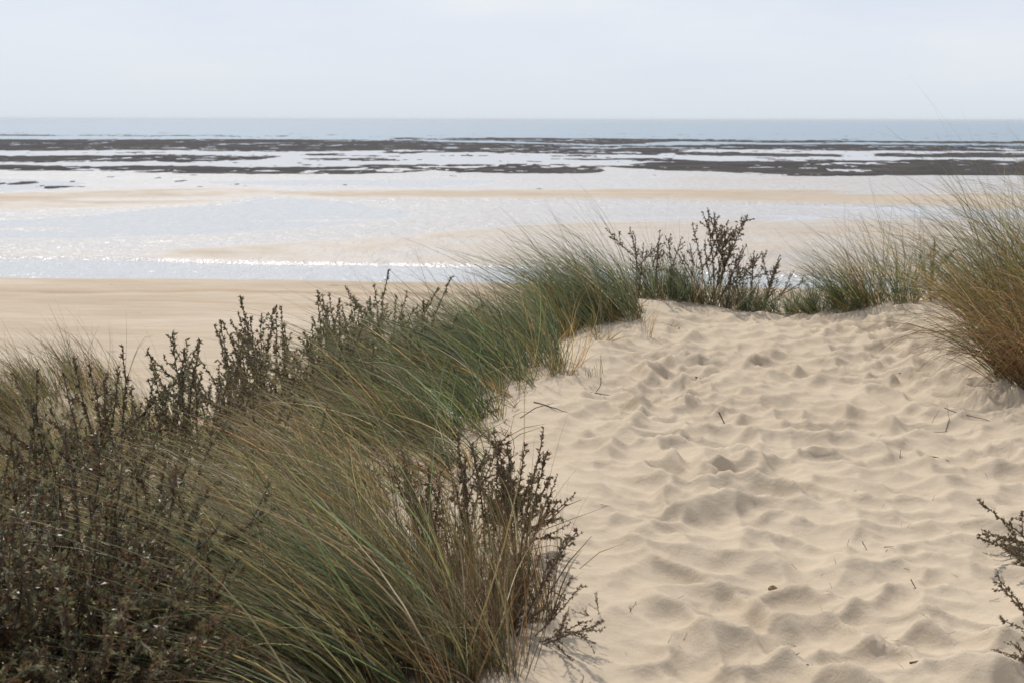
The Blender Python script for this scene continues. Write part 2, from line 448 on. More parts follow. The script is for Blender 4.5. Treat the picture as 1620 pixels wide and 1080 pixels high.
def blade_mesh(name, n, ox, oy, rx, ry, L, lean, spread, bend, droop, width, pal, mat, seed, up=1.0, rot=0.0, seg=7, tipdry=.5):
    """n curved ribbons rooted in an ellipse about (ox, oy), combed by a wind towards `lean` = (x, y)"""
    r = np.random.default_rng(seed)
    nt = max(2, n // 9); ti = r.integers(0, nt, n)          # blades grow in tillers of about nine
    a = r.uniform(0, 2 * PI, nt)[ti]; q = np.sqrt(r.uniform(0, 1, nt))[ti]
    thx = r.normal(0, .36, nt)[ti]; thy = r.normal(0, .36, nt)[ti]; tl = np.clip(r.normal(1, .18, nt), .5, 1.4)[ti]; tw = np.clip(r.normal(1, .22, nt), .3, 1.7)[ti]
    bx = q * np.cos(a) * rx + r.normal(0, .012, n); by = q * np.sin(a) * ry + r.normal(0, .012, n)
    if rot:
        bx, by = bx * math.cos(rot) - by * math.sin(rot), bx * math.sin(rot) + by * math.cos(rot)
    z0 = surf(ox + bx, oy + by) - float(surf(np.array([ox]), np.array([oy]))[0]) - 0.02
    ln = L * tl * np.clip(r.normal(.78, .2, n), .2, 1.2)
    lx, ly = lean
    hx = spread * (.55 * np.cos(a) * q + thx + r.normal(0, .33, n)); hy = spread * (.55 * np.sin(a) * q + thy + r.normal(0, .33, n))
    wl = tw * np.clip(r.normal(1, .28, n), 0, 2.2)
    s = np.linspace(0, 1, seg + 1)
    bd = bend * np.clip(r.normal(1, .5, n), 0, 2.6); dr = droop * np.clip(r.normal(1.15, .8, n), 0, 3.2)
    ph = r.uniform(0, 2 * PI, n); curl = r.normal(0, .38, n)
    S = s[None, :]
    DX = hx[:, None] + lx * wl[:, None] * (.55 + bd[:, None] * S ** 1.2) + (curl * np.cos(ph))[:, None] * S * S
    DY = hy[:, None] + ly * wl[:, None] * (.55 + bd[:, None] * S ** 1.2) + (curl * np.sin(ph))[:, None] * S * S
    DZ = up - dr[:, None] * S ** 1.7
    kk = (r.uniform(0, 1, n) < .09)[:, None]; sk = r.uniform(.35, .8, n)[:, None]      # broken, folded blades
    br = np.where(kk & (S > sk), 1.0, 0.0)
    DX = DX + br * r.normal(0, 1.0, n)[:, None]; DY = DY + br * r.normal(0, 1.0, n)[:, None]; DZ = DZ - br * r.uniform(.3, 1.6, n)[:, None]
    D = np.stack([DX, DY, DZ], -1); D /= np.linalg.norm(D, axis=-1, keepdims=True)
    P = np.zeros((n, seg + 1, 3)); P[:, 1:] = np.cumsum(.5 * (D[:, 1:] + D[:, :-1]) * (ln / seg)[:, None, None], 1)
    P[:, :, 0] += bx[:, None]; P[:, :, 1] += by[:, None]; P[:, :, 2] += z0[:, None]
    gz = surf((ox + P[:, 2:, 0]).ravel(), (oy + P[:, 2:, 1]).ravel()).reshape(n, -1) - float(surf(np.array([ox]), np.array([oy]))[0])
    P[:, 2:, 2] = np.maximum(P[:, 2:, 2], gz + .006)
    side = np.cross(D, r.normal(0, 1, (n, 1, 3))); side /= np.maximum(np.linalg.norm(side, axis=-1, keepdims=True), 1e-6)
    w = width * r.uniform(.6, 1.35, n)[:, None] * (1 - .86 * S ** 1.6) * (.55 + .45 * np.minimum(S * 6, 1))
    V = np.stack([P - side * w[:, :, None] * .5, P + side * w[:, :, None] * .5], 2)   # n, seg+1, 2, 3
    i = np.arange(n * (seg + 1) * 2).reshape(n, seg + 1, 2)
    F = np.stack([i[:, :-1, 0], i[:, :-1, 1], i[:, 1:, 1], i[:, 1:, 0]], -1).reshape(-1, 4)
    cols = np.array([p[0] for p in pal]); pr = np.array([p[1] for p in pal], float); pr /= pr.sum()
    c = cols[r.choice(len(pal), n, p=pr)] * np.exp(r.normal(0, .50, (n, 1))) * (1 + r.normal(0, .06, (n, 3)))
    tip = np.array(STRAW) * .8
    f = (np.clip(r.normal(tipdry, .3, n), 0, 1))[:, None] * np.clip((S - .62) / .38, 0, 1)
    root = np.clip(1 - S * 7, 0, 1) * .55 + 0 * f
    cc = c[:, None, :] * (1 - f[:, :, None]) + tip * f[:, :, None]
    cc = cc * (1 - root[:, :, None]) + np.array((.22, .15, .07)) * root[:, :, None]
    cc = np.repeat(cc[:, :, None, :], 2, 2)
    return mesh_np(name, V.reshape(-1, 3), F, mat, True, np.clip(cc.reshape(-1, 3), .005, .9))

TSEED = [100]
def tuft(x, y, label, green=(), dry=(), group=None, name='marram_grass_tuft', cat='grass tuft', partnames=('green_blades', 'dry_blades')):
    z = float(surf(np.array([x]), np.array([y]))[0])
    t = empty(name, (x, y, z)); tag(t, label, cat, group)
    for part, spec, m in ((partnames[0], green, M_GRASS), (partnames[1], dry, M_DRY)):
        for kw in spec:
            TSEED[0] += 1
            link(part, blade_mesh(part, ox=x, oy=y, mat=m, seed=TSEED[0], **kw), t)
    return t

def G(n, r=(.3, .3), L=.9, lean=(-1, .1), k=1.0, spread=.5, bend=.9, droop=.42, width=.0047, pal=((GREEN, 3), (BLUE, 3), (OLIVE, 1)), rot=0., up=1.0, tipdry=.5):
    return dict(n=int(n * .64) if n > 20 else n, rx=r[0], ry=r[1], L=L * .86, lean=(lean[0] * k, lean[1] * k), spread=spread, bend=bend, droop=droop, width=width, pal=pal, rot=rot, up=up, tipdry=tipdry)

GR = ((GREEN, 3), (BLUE, 3), (DKGREEN, 3), (OLIVE, 1))
MIXP = ((GREEN, 2), (BLUE, 2), (OLIVE, 3), (STRAW, 1.6), (PALE, .8))
DRYP = ((STRAW, 3), (OLIVE, 3), (BROWN, 2), (GOLD, 1), (PALE, 2))
RUSTP = ((RUST, 6), (STRAW, 1.2), (BROWN, 4), (GOLD, 1.2))

P = at_depth
def tx(u, y, *a, **k):
    x, yy = P(u, y); return tuft(x, yy, *a, **k)

# --- crest and the left edge of the path, far to near
tx(955, 9.95, 'dark green marram tuft swept left at the far corner peak of the sand path',
   green=[G(1700, (.36, .30), 1.14, k=1.3, pal=GR, bend=.5, spread=.38)], dry=[G(420, (.45, .35), .95, k=1.4, pal=DRYP, bend=.6, spread=.42)])
tx(868, 9.3, 'green marram tuft just below the peak tuft, golden at its base beside the sand',
   green=[G(1000, (.38, .3), .78, k=1.3, pal=GR, spread=.5, bend=.6)], dry=[G(420, (.42, .32), .75, pal=((GOLD, 3), (STRAW, 2), (OLIVE, 2)), spread=.6)])
tx(800, 8.6, 'upright blue green marram tuft midway along the grassy edge of the path',
   green=[G(900, (.40, .34), .74, k=1.05, pal=GR, spread=.5)], dry=[G(230, (.4, .34), .8, k=.8, pal=DRYP, spread=.6)])
tx(815, 7.9, 'marram tuft with yellow straw spilling onto the sand at the middle bend',
   green=[G(800, (.34, .3), .8, k=.9, pal=GR)], dry=[G(420, (.42, .32), .62, k=.55, pal=((GOLD, 3), (STRAW, 3), (RUST, 1)), spread=.8)])
tx(700, 8.9, 'marram tuft with long thin tips showing against the wet channel',
   green=[G(700, (.45, .4), .74, k=1.1, pal=GR, spread=.5)], dry=[G(220, (.45, .4), .78, k=.9, pal=DRYP)])
tx(745, 7.3, 'broad green marram tuft combed flat to the left below the middle bend',
   green=[G(1200, (.42, .36), .98, k=1.5, pal=GR, spread=.45, bend=1.0)], dry=[G(330, (.42, .36), .9, k=1.6, pal=DRYP, bend=1.0)])
tx(655, 7.7, 'grey green marram tuft combed flat, next to the tall dark buckthorn spikes',
   green=[G(900, (.42, .4), .9, k=1.7, pal=MIXP, spread=.4, bend=1.1)], dry=[G(430, (.42, .4), .95, k=1.8, pal=DRYP, spread=.4, bend=1.1)])
tx(690, 6.5, 'bright green marram tuft with silvery blades above the lower bend of the path',
   green=[G(950, (.36, .34), .66, k=1.15, pal=((GREEN, 4), (BLUE, 3), (DKGREEN, 1)), spread=.7)], dry=[G(330, (.4, .34), .62, k=1.2, pal=DRYP, spread=.8)])
tx(590, 6.6, 'straw and green marram tuft lying leftward in the middle of the mass',
   green=[G(420, (.42, .36), .66, k=1.7, pal=MIXP)], dry=[G(480, (.42, .36), .72, k=1.7, pal=DRYP)])
tx(470, 6.7, 'dry brownish marram tuft among the row of dark buckthorn stems',
   green=[G(240, (.4, .36), .55, k=1.2, pal=MIXP)], dry=[G(380, (.42, .36), .6, k=1.2, pal=DRYP)])
tx(735, 5.75, 'small thin marram tuft on the lip of sand above the front buckthorn',
   green=[G(200, (.24, .2), .42, k=1.3, pal=GR, spread=.8)], dry=[G(110, (.24, .2), .4, k=1.2, pal=RUSTP, spread=.9)])
tx(640, 5.5, 'sparse marram tuft through which bare sand shows',
   green=[G(200, (.38, .3), .55, k=1.3, pal=MIXP, spread=.7)], dry=[G(170, (.38, .3), .55, k=1.4, pal=DRYP, spread=.7)])
tx(540, 5.5, 'tangled pale straw marram tuft in the middle of the left slope',
   green=[G(320, (.4, .34), .66, k=1.3, pal=MIXP, spread=.6)], dry=[G(520, (.42, .34), .72, k=1.3, pal=DRYP, spread=.6)])
tx(430, 5.4, 'bleached marram tuft with long grey blades arching left',
   green=[G(260, (.4, .34), .64, k=1.2, pal=MIXP, spread=.6)], dry=[G(500, (.42, .34), .72, k=1.3, pal=DRYP, spread=.6)])
tx(320, 5.3, 'orange tinged marram tuft between the grey tuft and the near buckthorn',
   green=[G(260, (.38, .34), .7, k=1.3, pal=MIXP, spread=.6)], dry=[G(420, (.4, .34), .62, k=1.1, pal=((OLIVE, 3), (GOLD, 2), (BROWN, 2), (STRAW, 2)), spread=.6)])
tx(530, 4.45, 'large green and straw marram tuft with long blades sweeping to upper left',
   green=[G(480, (.36, .3), .9, k=1.5, pal=MIXP, spread=.42, bend=.75)], dry=[G(700, (.38, .3), .92, k=1.6, pal=DRYP, spread=.45, bend=.75)])
tx(440, 4.2, 'olive marram tuft leaning over the near buckthorn bush',
   green=[G(300, (.34, .28), .78, k=1.2, pal=MIXP, spread=.45)], dry=[G(480, (.34, .28), .82, k=1.6, pal=DRYP, spread=.5)])
tx(640, 3.55, 'dark green marram tuft at the bottom edge with long stiff blades fanning left',
   green=[G(800, (.30, .24), 1.0, k=1.65, pal=((BLUE, 3), (DKGREEN, 3), (GREEN, 2), (OLIVE, 2)), spread=.40, bend=.55, droop=.2)], dry=[G(460, (.3, .24), 1.05, k=1.8, pal=DRYP, spread=.45, bend=.7)])
tx(510, 3.35, 'shaggy marram tuft at the bottom edge with drooping pale blades over bare sand',
   green=[G(420, (.28, .2), .85, k=1.9, pal=MIXP, spread=.45, bend=1.0, droop=.6)], dry=[G(440, (.28, .2), .85, k=2.0, pal=DRYP, spread=.5, bend=1.1, droop=.7)])
tx(300, 3.9, 'shaded brownish marram tuft behind the lowest buckthorn sprays',
   green=[G(420, (.34, .3), .72, k=.9, pal=((DKGREEN, 3), (OLIVE, 2)), spread=.55)], dry=[G(420, (.34, .3), .72, k=.9, pal=((BROWN, 4), (OLIVE, 2), (GOLD, 1)), spread=.55)])
# brown wiry stand next to the front buckthorn
tx(748, 3.85, 'upright stand of rusty brown wiry dead stems beside the path at the front',
   green=[G(170, (.26, .2), .62, k=.35, pal=((DKGREEN, 2), (OLIVE, 2)), spread=.35, bend=.4, droop=.1)],
   dry=[G(1300, (.27, .24), .52, k=.22, pal=((BROWN, 6), (RUST, 2), (OLIVE, 1), (PALE, .5)), spread=.34, bend=.4, droop=.1, width=.0028)], name='dead_stem_stand', cat='dead grass', partnames=('green_blades', 'dead_stems'))
tx(640, 4.4, 'second stand of thin brown dead stems mixed with green, further from the path',
   green=[G(260, (.28, .2), .62, k=.5, pal=MIXP, spread=.4, bend=.5)],
   dry=[G(800, (.28, .2), .5, k=.3, pal=((BROWN, 5), (OLIVE, 2), (PALE, 1)), spread=.4, bend=.4, droop=.1, width=.0028)], name='dead_stem_stand', cat='dead grass', partnames=('green_blades', 'dead_stems'))
tx(700, 3.42, 'low brown and green dead stems at the very bottom edge beside the path',
   green=[G(260, (.24, .14), .42, k=.7, pal=MIXP, spread=.6)],
   dry=[G(1100, (.28, .17), .44, k=.3, pal=((BROWN, 5), (OLIVE, 2), (RUST, 1), (PALE, 1)), spread=.5, bend=.5, droop=.15, width=.0028)], name='dead_stem_stand', cat='dead grass', partnames=('green_blades', 'dead_stems'))
# --- far left, lower shoulder
tx(40, 13.4, 'soft olive brown marram bank at the far left edge above the beach',
   green=[G(1100, (1.1, .7), .9, k=.7, pal=((OLIVE, 3), (DKGREEN, 3)), width=.007)], dry=[G(1700, (1.1, .7), .9, k=.7, pal=((OLIVE, 3), (BROWN, 4), (GOLD, 1)), width=.007)])
tx(-130, 13.0, 'olive marram bank cut off by the left frame edge', 
   green=[G(500, (.8, .6), .95, k=.7, pal=((OLIVE, 4), (GREEN, 1)), width=.006)], dry=[G(600, (.8, .6), .95, k=.7, pal=((OLIVE, 3), (GOLD, 2), (STRAW, 2)), width=.006)])
tx(230, 12.0, 'thin pale marram tuft fading against the beach behind the left buckthorn tips',
   green=[G(350, (.7, .5), .85, k=.8, pal=((OLIVE, 4), (GREEN, 1)), width=.005)], dry=[G(600, (.8, .5), .85, k=.8, pal=((OLIVE, 2), (PALE, 2), (STRAW, 3)), width=.005)])
tx(25, 8.3, 'olive brown tuft filling the hollow behind the left foreground bush',
   green=[G(600, (.6, .4), .8, k=.9, pal=((OLIVE, 4), (GREEN, 2), (DKGREEN, 2)), spread=.6)], dry=[G(700, (.6, .4), .8, k=.9, pal=((BROWN, 3), (OLIVE, 3), (GOLD, 1)), spread=.6)])
tx(120, 9.6, 'brown dead grass between the leftmost spikes and the olive bank',
   green=[G(420, (.6, .45), .75, k=.8, pal=((OLIVE, 4), (GREEN, 1)), spread=.6)], dry=[G(800, (.65, .45), .75, k=.8, pal=((BROWN, 3), (OLIVE, 3), (GOLD, 1)), spread=.6)])
tx(30, 11.7, 'brown and olive tuft on the near face of the olive bank at the far left',
   green=[G(500, (.8, .6), .8, k=.8, pal=((OLIVE, 4), (DKGREEN, 1)), spread=.7, width=.006)], dry=[G(1100, (.8, .6), .8, k=.8, pal=((BROWN, 2), (OLIVE, 3), (GOLD, 1)), spread=.7, width=.006)])
tx(150, 11.4, 'thick tan brown tuft between the olive bank and the leftmost buckthorn spikes',
   green=[G(400, (.7, .5), .72, k=.8, pal=((OLIVE, 4), (DKGREEN, 1)), spread=.7, width=.006)], dry=[G(900, (.7, .5), .72, k=.8, pal=((BROWN, 2), (OLIVE, 3), (GOLD, 1)), spread=.7, width=.006)])
tx(-50, 12.0, 'brown tuft mostly outside the left frame edge on the olive bank',
   green=[G(400, (.8, .6), .85, k=.7, pal=((OLIVE, 4), (DKGREEN, 1)), spread=.7, width=.006)], dry=[G(1000, (.8, .6), .85, k=.7, pal=((BROWN, 2), (OLIVE, 3), (GOLD, 1)), spread=.7, width=.006)])
tx(100, 10.3, 'low brown grass in front of the olive bank, above the thicket of short spikes',
   green=[G(300, (.6, .45), .6, k=.8, pal=((OLIVE, 4), (DKGREEN, 1)), spread=.7, width=.0055)], dry=[G(900, (.65, .45), .6, k=.8, pal=((BROWN, 3), (OLIVE, 3), (GOLD, 1)), spread=.7, width=.0055)])
tx(-40, 10.6, 'dark olive tuft at the left edge in front of the olive bank',
   green=[G(520, (.6, .45), .85, k=.8, pal=((OLIVE, 4), (DKGREEN, 2)), spread=.6)], dry=[G(700, (.6, .45), .85, k=.8, pal=((BROWN, 3), (OLIVE, 3), (GOLD, 1)), spread=.6)])
# --- crest, right of the peak
tx(1045, 11.0, 'grey green low marram between the peak tuft and the flowering buckthorn stems',
   green=[G(800, (.34, .25), .66, k=.35, pal=((BLUE, 4), (GREEN, 2), (OLIVE, 1)), spread=.7)], dry=[G(200, (.3, .2), .6, k=.5, pal=DRYP, spread=.7)])
tx(1120, 11.05, 'grey tangle of low grass under the tall bare buckthorn on the crest',
   green=[G(800, (.42, .22), .58, k=.25, pal=((BLUE, 4), (OLIVE, 2)), spread=.7)], dry=[G(620, (.42, .22), .5, k=.25, pal=((BROWN, 3), (PALE, 2), (OLIVE, 2)), spread=.8)])
tx(1245, 11.0, 'short blue green grass in the dip of the crest',
   green=[G(800, (.42, .2), .44, k=.3, pal=((BLUE, 4), (GREEN, 2)), spread=.8)], dry=[G(150, (.3, .2), .38, k=.4, pal=DRYP, spread=.8)])
tx(1385, 10.85, 'round marram tuft standing alone on the crest with straw tips fanning left',
   green=[G(950, (.36, .26), .95, k=.55, pal=((GREEN, 4), (OLIVE, 1), (DKGREEN, 4)), spread=.75, bend=.8)], dry=[G(300, (.38, .26), .92, k=.55, pal=((OLIVE, 3), (GOLD, 2), (STRAW, 1), (RUST, 2)), spread=.8, bend=.8)])
tx(1310, 10.75, 'low green grass skirt at the left foot of the round crest tuft',
   green=[G(420, (.3, .16), .38, k=.7, pal=((GREEN, 3), (BLUE, 2)), spread=.9)], dry=[G(180, (.3, .16), .36, k=.7, pal=DRYP, spread=.9)])
tx(1490, 11.1, 'small tangle of grey dead blades in the gap left of the big russet tuft',
   green=[G(160, (.34, .14), .5, k=.4, pal=((BLUE, 2), (OLIVE, 2)), spread=.9)], dry=[G(420, (.36, .16), .5, k=.3, pal=((PALE, 3), (BROWN, 2), (STRAW, 2)), spread=1.0)], name='dead_grass_tangle', cat='dead grass')
tx(1655, 9.0, 'tall green crowned marram tuft rising above the horizon at the right edge',
   green=[G(1900, (.44, .36), 1.56, k=.36, pal=((GREEN, 3), (OLIVE, 2), (DKGREEN, 3)), spread=.7, bend=.9, droop=.5)], dry=[G(900, (.44, .36), 1.45, k=.48, pal=((OLIVE, 3), (GOLD, 2), (STRAW, 2), (RUST, 2)), spread=.85, bend=1.0, droop=.75)])
tx(1672, 7.2, 'big russet brown marram tuft overhanging the sand at the right edge',
   green=[G(420, (.34, .34), 1.05, k=.4, pal=((OLIVE, 3), (GREEN, 2)), spread=.6, bend=1.2, droop=.9)], dry=[G(2300, (.36, .36), 1.15, k=.26, pal=RUSTP, spread=.95, bend=1.1, droop=1.1)])
tx(1800, 8.0, 'straw coloured marram tuft cut off by the right frame edge', 
   green=[G(600, (.4, .36), 1.3, k=.4, pal=((OLIVE, 4), (GREEN, 2)), spread=.55, droop=.5)], dry=[G(700, (.4, .36), 1.3, k=.4, pal=RUSTP, spread=.6, droop=.5)])
# --- small pieces on the sand
GOLDP = ((GOLD, 3), (STRAW, 3))
for (u, v, n, L, lab) in [
    (1000, 497, 46, .30, 'little yellow dried grass clump on the peak of the sand'),
    (1066, 508, 26, .16, 'tiny orange dead clump on the sand right of the peak'),
    (945, 527, 60, .34, 'golden dead blades lying out over the sand below the peak tuft'),
    (858, 580, 46, .34, 'yellow straw wisps fanned on the sand at the middle bend'),
    (800, 632, 60, .26, 'rust and straw litter clump under the overhanging grass edge'),
    (778, 672, 50, .22, 'reddish dead clump at the lower bend of the path')]:
    x, y = ground_px(u, v)
    tuft(x, y, lab, green=[G(8, (.05, .05), L, k=.4, pal=MIXP, spread=.9)], dry=[G(n, (.09, .07), L, lean=(-.6, -.3), k=.8, pal=GOLDP if 'red' not in lab and 'rust' not in lab else RUSTP, spread=1.5, droop=.9, width=.004)], name='dead_grass_clump', cat='dead grass')
x, y = ground_px(1027, 522)
tuft(x, y, 'single tall golden blade standing on the sand before the peak', green=[G(3, (.02, .02), .36, lean=(.05, 0), k=1, pal=((OLIVE, 2), (GREEN, 1)), spread=.12)], dry=[G(8, (.02, .02), .34, lean=(.2, 0), k=1, pal=GOLDP, spread=.25, width=.005)], name='grass_shoot', cat='grass shoot')
for (u, v) in [(900, 574), (913, 577), (928, 583), (938, 580), (946, 578), (866, 566), (880, 560)]:
    x, y = ground_px(u, v)
    tuft(x, y, 'thin dark green grass shoot sticking up from smooth sand below the golden blades', green=[G(3, (.015, .015), .17, lean=(-.1, 0), k=1, pal=((DKGREEN, 2), (OLIVE, 1)), spread=.16, width=.004)], dry=[G(1, (.015, .015), .12, k=.1, pal=((BROWN, 1),), spread=.2, width=.004)], group='thin shoots at the middle bend', name='grass_shoot', cat='grass shoot')

# thatch of dead leaves lying between the plants
def litter():
    r = np.random.default_rng(55)
    n = 0; xs = []; ys = []
    X = r.uniform(-5, 1.2, 60000); Y = r.uniform(2.6, 12, 60000)
    d = dist_out(X, Y)
    inn = X - np.interp(Y, BY, BX)
    keep = ((d > .02 + .2 * r.uniform(0, 1, len(X))) | ((inn > 0) & (inn < .16 * r.uniform(0, 1, len(X)) ** 2) & (Y < 10.8))) & (d < 4) & (X > -.42 * Y - .6) & (r.uniform(0, 1, len(X)) < np.clip(.25 + d * .6, 0, 1))
    # a patch of open sand stays bare
    bare = np.hypot((X + .52) / .34, (Y - 5.0) / .5) < 1
    X = X[keep & ~bare][:15000]; Y = Y[keep & ~bare][:15000]
    n = len(X); L = r.uniform(.08, .28, n); a = r.uniform(0, 2 * PI, n); el = np.abs(r.normal(.25, .35, n))
    Z = surf(X, Y)
    d1 = np.stack([np.cos(a) * np.cos(el), np.sin(a) * np.cos(el), np.sin(el)], 1)
    p0 = np.stack([X, Y, Z], 1) - [0, 0, .01]; p1 = p0 + d1 * (L * .5)[:, None] + [0, 0, .02]; p2 = p0 + d1 * L[:, None]
    sd = np.cross(d1, r.normal(0, 1, (n, 3))); sd /= np.linalg.norm(sd, axis=1, keepdims=True); sd *= r.uniform(.0015, .003, n)[:, None]
    V = np.stack([p0 - sd, p0 + sd, p1 - sd, p1 + sd, p2 - sd * .3, p2 + sd * .3], 1)
    i = np.arange(n * 6).reshape(n, 6)
    F = np.concatenate([i[:, [0, 1, 3, 2]], i[:, [2, 3, 5, 4]]])
    cols = np.array([BROWN, OLIVE, STRAW, RUST, DKGREEN]); c = cols[r.choice(5, n, p=[.36, .2, .16, .12, .16])] * r.uniform(.6, 1.2, (n, 1))
    tag(link('dead_grass_litter', mesh_np('dead_grass_litter', V.reshape(-1, 3), F, M_DRY, True, np.repeat(c, 6, 0))),
        'brown dead leaf litter covering the sand between the tufts', 'litter', kind='stuff')
litter()

# ------------------------------------------------------------------ sea buckthorn
def tube(V, F, pts, rad, sides=5):
    pts = np.asarray(pts, float); base = len(V)
    for k, p in enumerate(pts):
        t = pts[min(k + 1, len(pts) - 1)] - pts[max(k - 1, 0)]; t /= max(np.linalg.norm(t), 1e-9)
        a = np.cross(t, (0.31, .87, .12)); a /= np.linalg.norm(a); b = np.cross(t, a)
        for j in range(sides):
            q = 2 * PI * j / sides
            V.append(p + rad[k] * (a * math.cos(q) + b * math.sin(q)))
    for k in range(len(pts) - 1):
        for j in range(sides):
            j2 = (j + 1) % sides
            F.append((base + k * sides + j, base + k * sides + j2, base + (k + 1) * sides + j2, base + (k + 1) * sides + j))

def branch_variant(seed, L=.75, twigs=9, twig=.12, bare=.15, step=.016, leaf=.016, nleaf=5, fork=0, wob=.05, pal='brown', r0=.0055, tang=(.5, .85)):
    r = np.random.default_rng(seed)
    V, F = [], []; sites = []
    def stem(p0, d0, L, r0, step, bare, lvl, wobk):
        k = max(4, int(L / .035)); pts = [np.array(p0, float)]; d = np.array(d0, float); d /= np.linalg.norm(d)
        for _ in range(k):
            d = d + r.normal(0, wobk, 3); d[2] += .04 * (1 - lvl * .3); d /= np.linalg.norm(d); pts.append(pts[-1] + d * L / k)
        pts = np.array(pts); rad = r0 * (1 - .78 * np.linspace(0, 1, len(pts))) + .0006
        tube(V, F, pts, rad, 5 if lvl == 0 else 4)
        m = int(L * (1 - bare) / step)
        for q in range(m):
            s = bare + (1 - bare) * (q + r.uniform(0, .8)) / m
            f = s * (len(pts) - 1); a = min(int(f), len(pts) - 2); p = pts[a] + (pts[a + 1] - pts[a]) * (f - a)
            t = pts[a + 1] - pts[a]; sites.append((p, t / np.linalg.norm(t), s, rad[a]))
        return pts
    def side(pts, f):
        a = min(int(f * (len(pts) - 1)), len(pts) - 2); t = pts[a + 1] - pts[a]; t /= np.linalg.norm(t)
        q = r.normal(0, 1, 3); q -= t * q.dot(t); q /= np.linalg.norm(q); an = r.uniform(*tang)
        return pts[a], t * math.cos(an) + q * math.sin(an)
    main = stem((0, 0, 0), (r.normal(0, .06), r.normal(0, .06), 1), L, r0, step, bare, 0, wob)
    mains = [main]
    for _ in range(fork):
        p, d = side(main, r.uniform(.15, .6)); mains.append(stem(p, d, L * r.uniform(.4, .65), r0 * .65, step, .08, 1, wob))
    for _ in range(twigs):
        mm = mains[r.integers(len(mains))]; f = r.uniform(max(bare, .12), .93)
        p, d = side(mm, f); stem(p, d, twig * r.uniform(.35, 1.2) * (1.15 - .6 * f), r0 * .35, step, .1, 2, wob * .7)
    for _ in range(int(twigs * .8)):                 # thorns
        mm = mains[r.integers(len(mains))]; p, d = side(mm, r.uniform(.1, .9)); ln = r.uniform(.015, .045)
        tube(V, F, [p, p + d * ln * .6, p + d * ln], [.0013, .0009, .0002], 3)
    wood = mesh_np('branch', np.array(V), np.array(F), M_WOOD)
    P0, D0, N0, LN, CO = [], [], [], [], []
    browns = np.array([(.150, .090, .045), (.19, .115, .055), (.120, .090, .050), (.17, .150, .075)])
    olive = np.array([(.18, .155, .070), (.22, .20, .095), (.15, .150, .070), (.30, .28, .165), (.17, .105, .05)])
    bank = {'brown': browns, 'olive': olive, 'mixed': np.concatenate([browns, olive])}[pal]
    for (p, t, s, rd) in sites:
        cc = bank[r.integers(len(bank))]
        rosette = r.uniform(.6, 1.25)
        q0 = r.normal(0, 1, 3); q0 -= t * q0.dot(t); q0 /= np.linalg.norm(q0)
        for _ in range(nleaf):
            q = q0 + r.normal(0, .55, 3); d = t * r.uniform(.3, 1.2) + q * r.uniform(.5, 1.1); d /= np.linalg.norm(d)
            P0.append(p); D0.append(d); LN.append(leaf * rosette * r.uniform(.6, 1.25)); CO.append(cc * r.uniform(.7, 1.35))
    P0 = np.array(P0); D0 = np.array(D0); LN = np.array(LN)[:, None]; CO = np.array(CO)
    nl = len(P0); sd = np.cross(D0, r.normal(0, 1, (nl, 3))); sd /= np.linalg.norm(sd, axis=1, keepdims=True); nn = np.cross(sd, D0)
    w = LN * .17
    Vl = np.stack([P0, P0 + D0 * LN * .45 - sd * w + nn * LN * .10, P0 + D0 * LN * .45 + sd * w + nn * LN * .10, P0 + D0 * LN + nn * LN * .02], 1)
    i = np.arange(nl * 4).reshape(nl, 4)
    Fl = np.concatenate([i[:, [0, 1, 2]], i[:, [1, 3, 2]]])
    lv = mesh_np('leaves', Vl.reshape(-1, 3), Fl, M_LEAF, False, np.repeat(CO, 4, 0))
    return wood, lv

SPIKE = [branch_variant(900 + k, L=.72, twigs=6, twig=.14, bare=.12, step=.013, leaf=.024, nleaf=7, fork=1, pal='mixed', wob=.045) for k in range(6)]
BUSHY = [branch_variant(920 + k, L=.70, twigs=18, twig=.20, bare=.10, step=.0105, leaf=.0175, nleaf=8, fork=4, pal='mixed', wob=.075, r0=.006) for k in range(7)]
SPARSE = [branch_variant(940 + k, L=.80, twigs=15, twig=.15, bare=.30, step=.014, leaf=.022, nleaf=8, fork=1, pal='brown', r0=.006, wob=.022, tang=(.5, .9)) for k in range(6)]
FRONT = [branch_variant(960 + k, L=.52, twigs=9, twig=.12, bare=.18, step=.0115, leaf=.019, nleaf=7, fork=2, pal='brown', wob=.05, r0=.0045) for k in range(6)]

SR = np.random.default_rng(4242)
def shrub(x, y, label, n, bank, r=(.2, .2), scale=(.8, 1.1), tilt=.25, lean=(0, 0), group=None, name='sea_buckthorn_shrub', cat='shrub', dirs=None):
    z = float(surf(np.array([x]), np.array([y]))[0]) - .02
    t = empty(name, (x, y, z)); tag(t, label, cat, group)
    for k in range(n):
        a = SR.uniform(0, 2 * PI); q = math.sqrt(SR.uniform(0, 1))
        bx, by = q * math.cos(a) * r[0], q * math.sin(a) * r[1]
        bz = float(surf(np.array([x + bx]), np.array([y + by]))[0]) - z - .02
        if dirs is not None:
            d = Vector(dirs[k][:3]); sc = dirs[k][3]
        else:
            d = Vector((lean[0] + tilt * (q * math.cos(a) + SR.normal(0, .45)), lean[1] + tilt * (q * math.sin(a) + SR.normal(0, .45)), 1)); sc = SR.uniform(*scale)
        wood, lv = bank[SR.integers(len(bank))]
        o = link('branch', wood, t, (bx, by, bz))
        o.rotation_mode = 'QUATERNION'
        o.rotation_quaternion = d.to_track_quat('Z', 'Y') @ Quaternion((0, 0, 1), SR.uniform(0, 2 * PI))
        o.scale = (sc, sc, sc)
        link('leaves', lv, o)
    return t

def sx(u, y, *a, **k):
    x, yy = P(u, y); return shrub(x, yy, *a, **k)

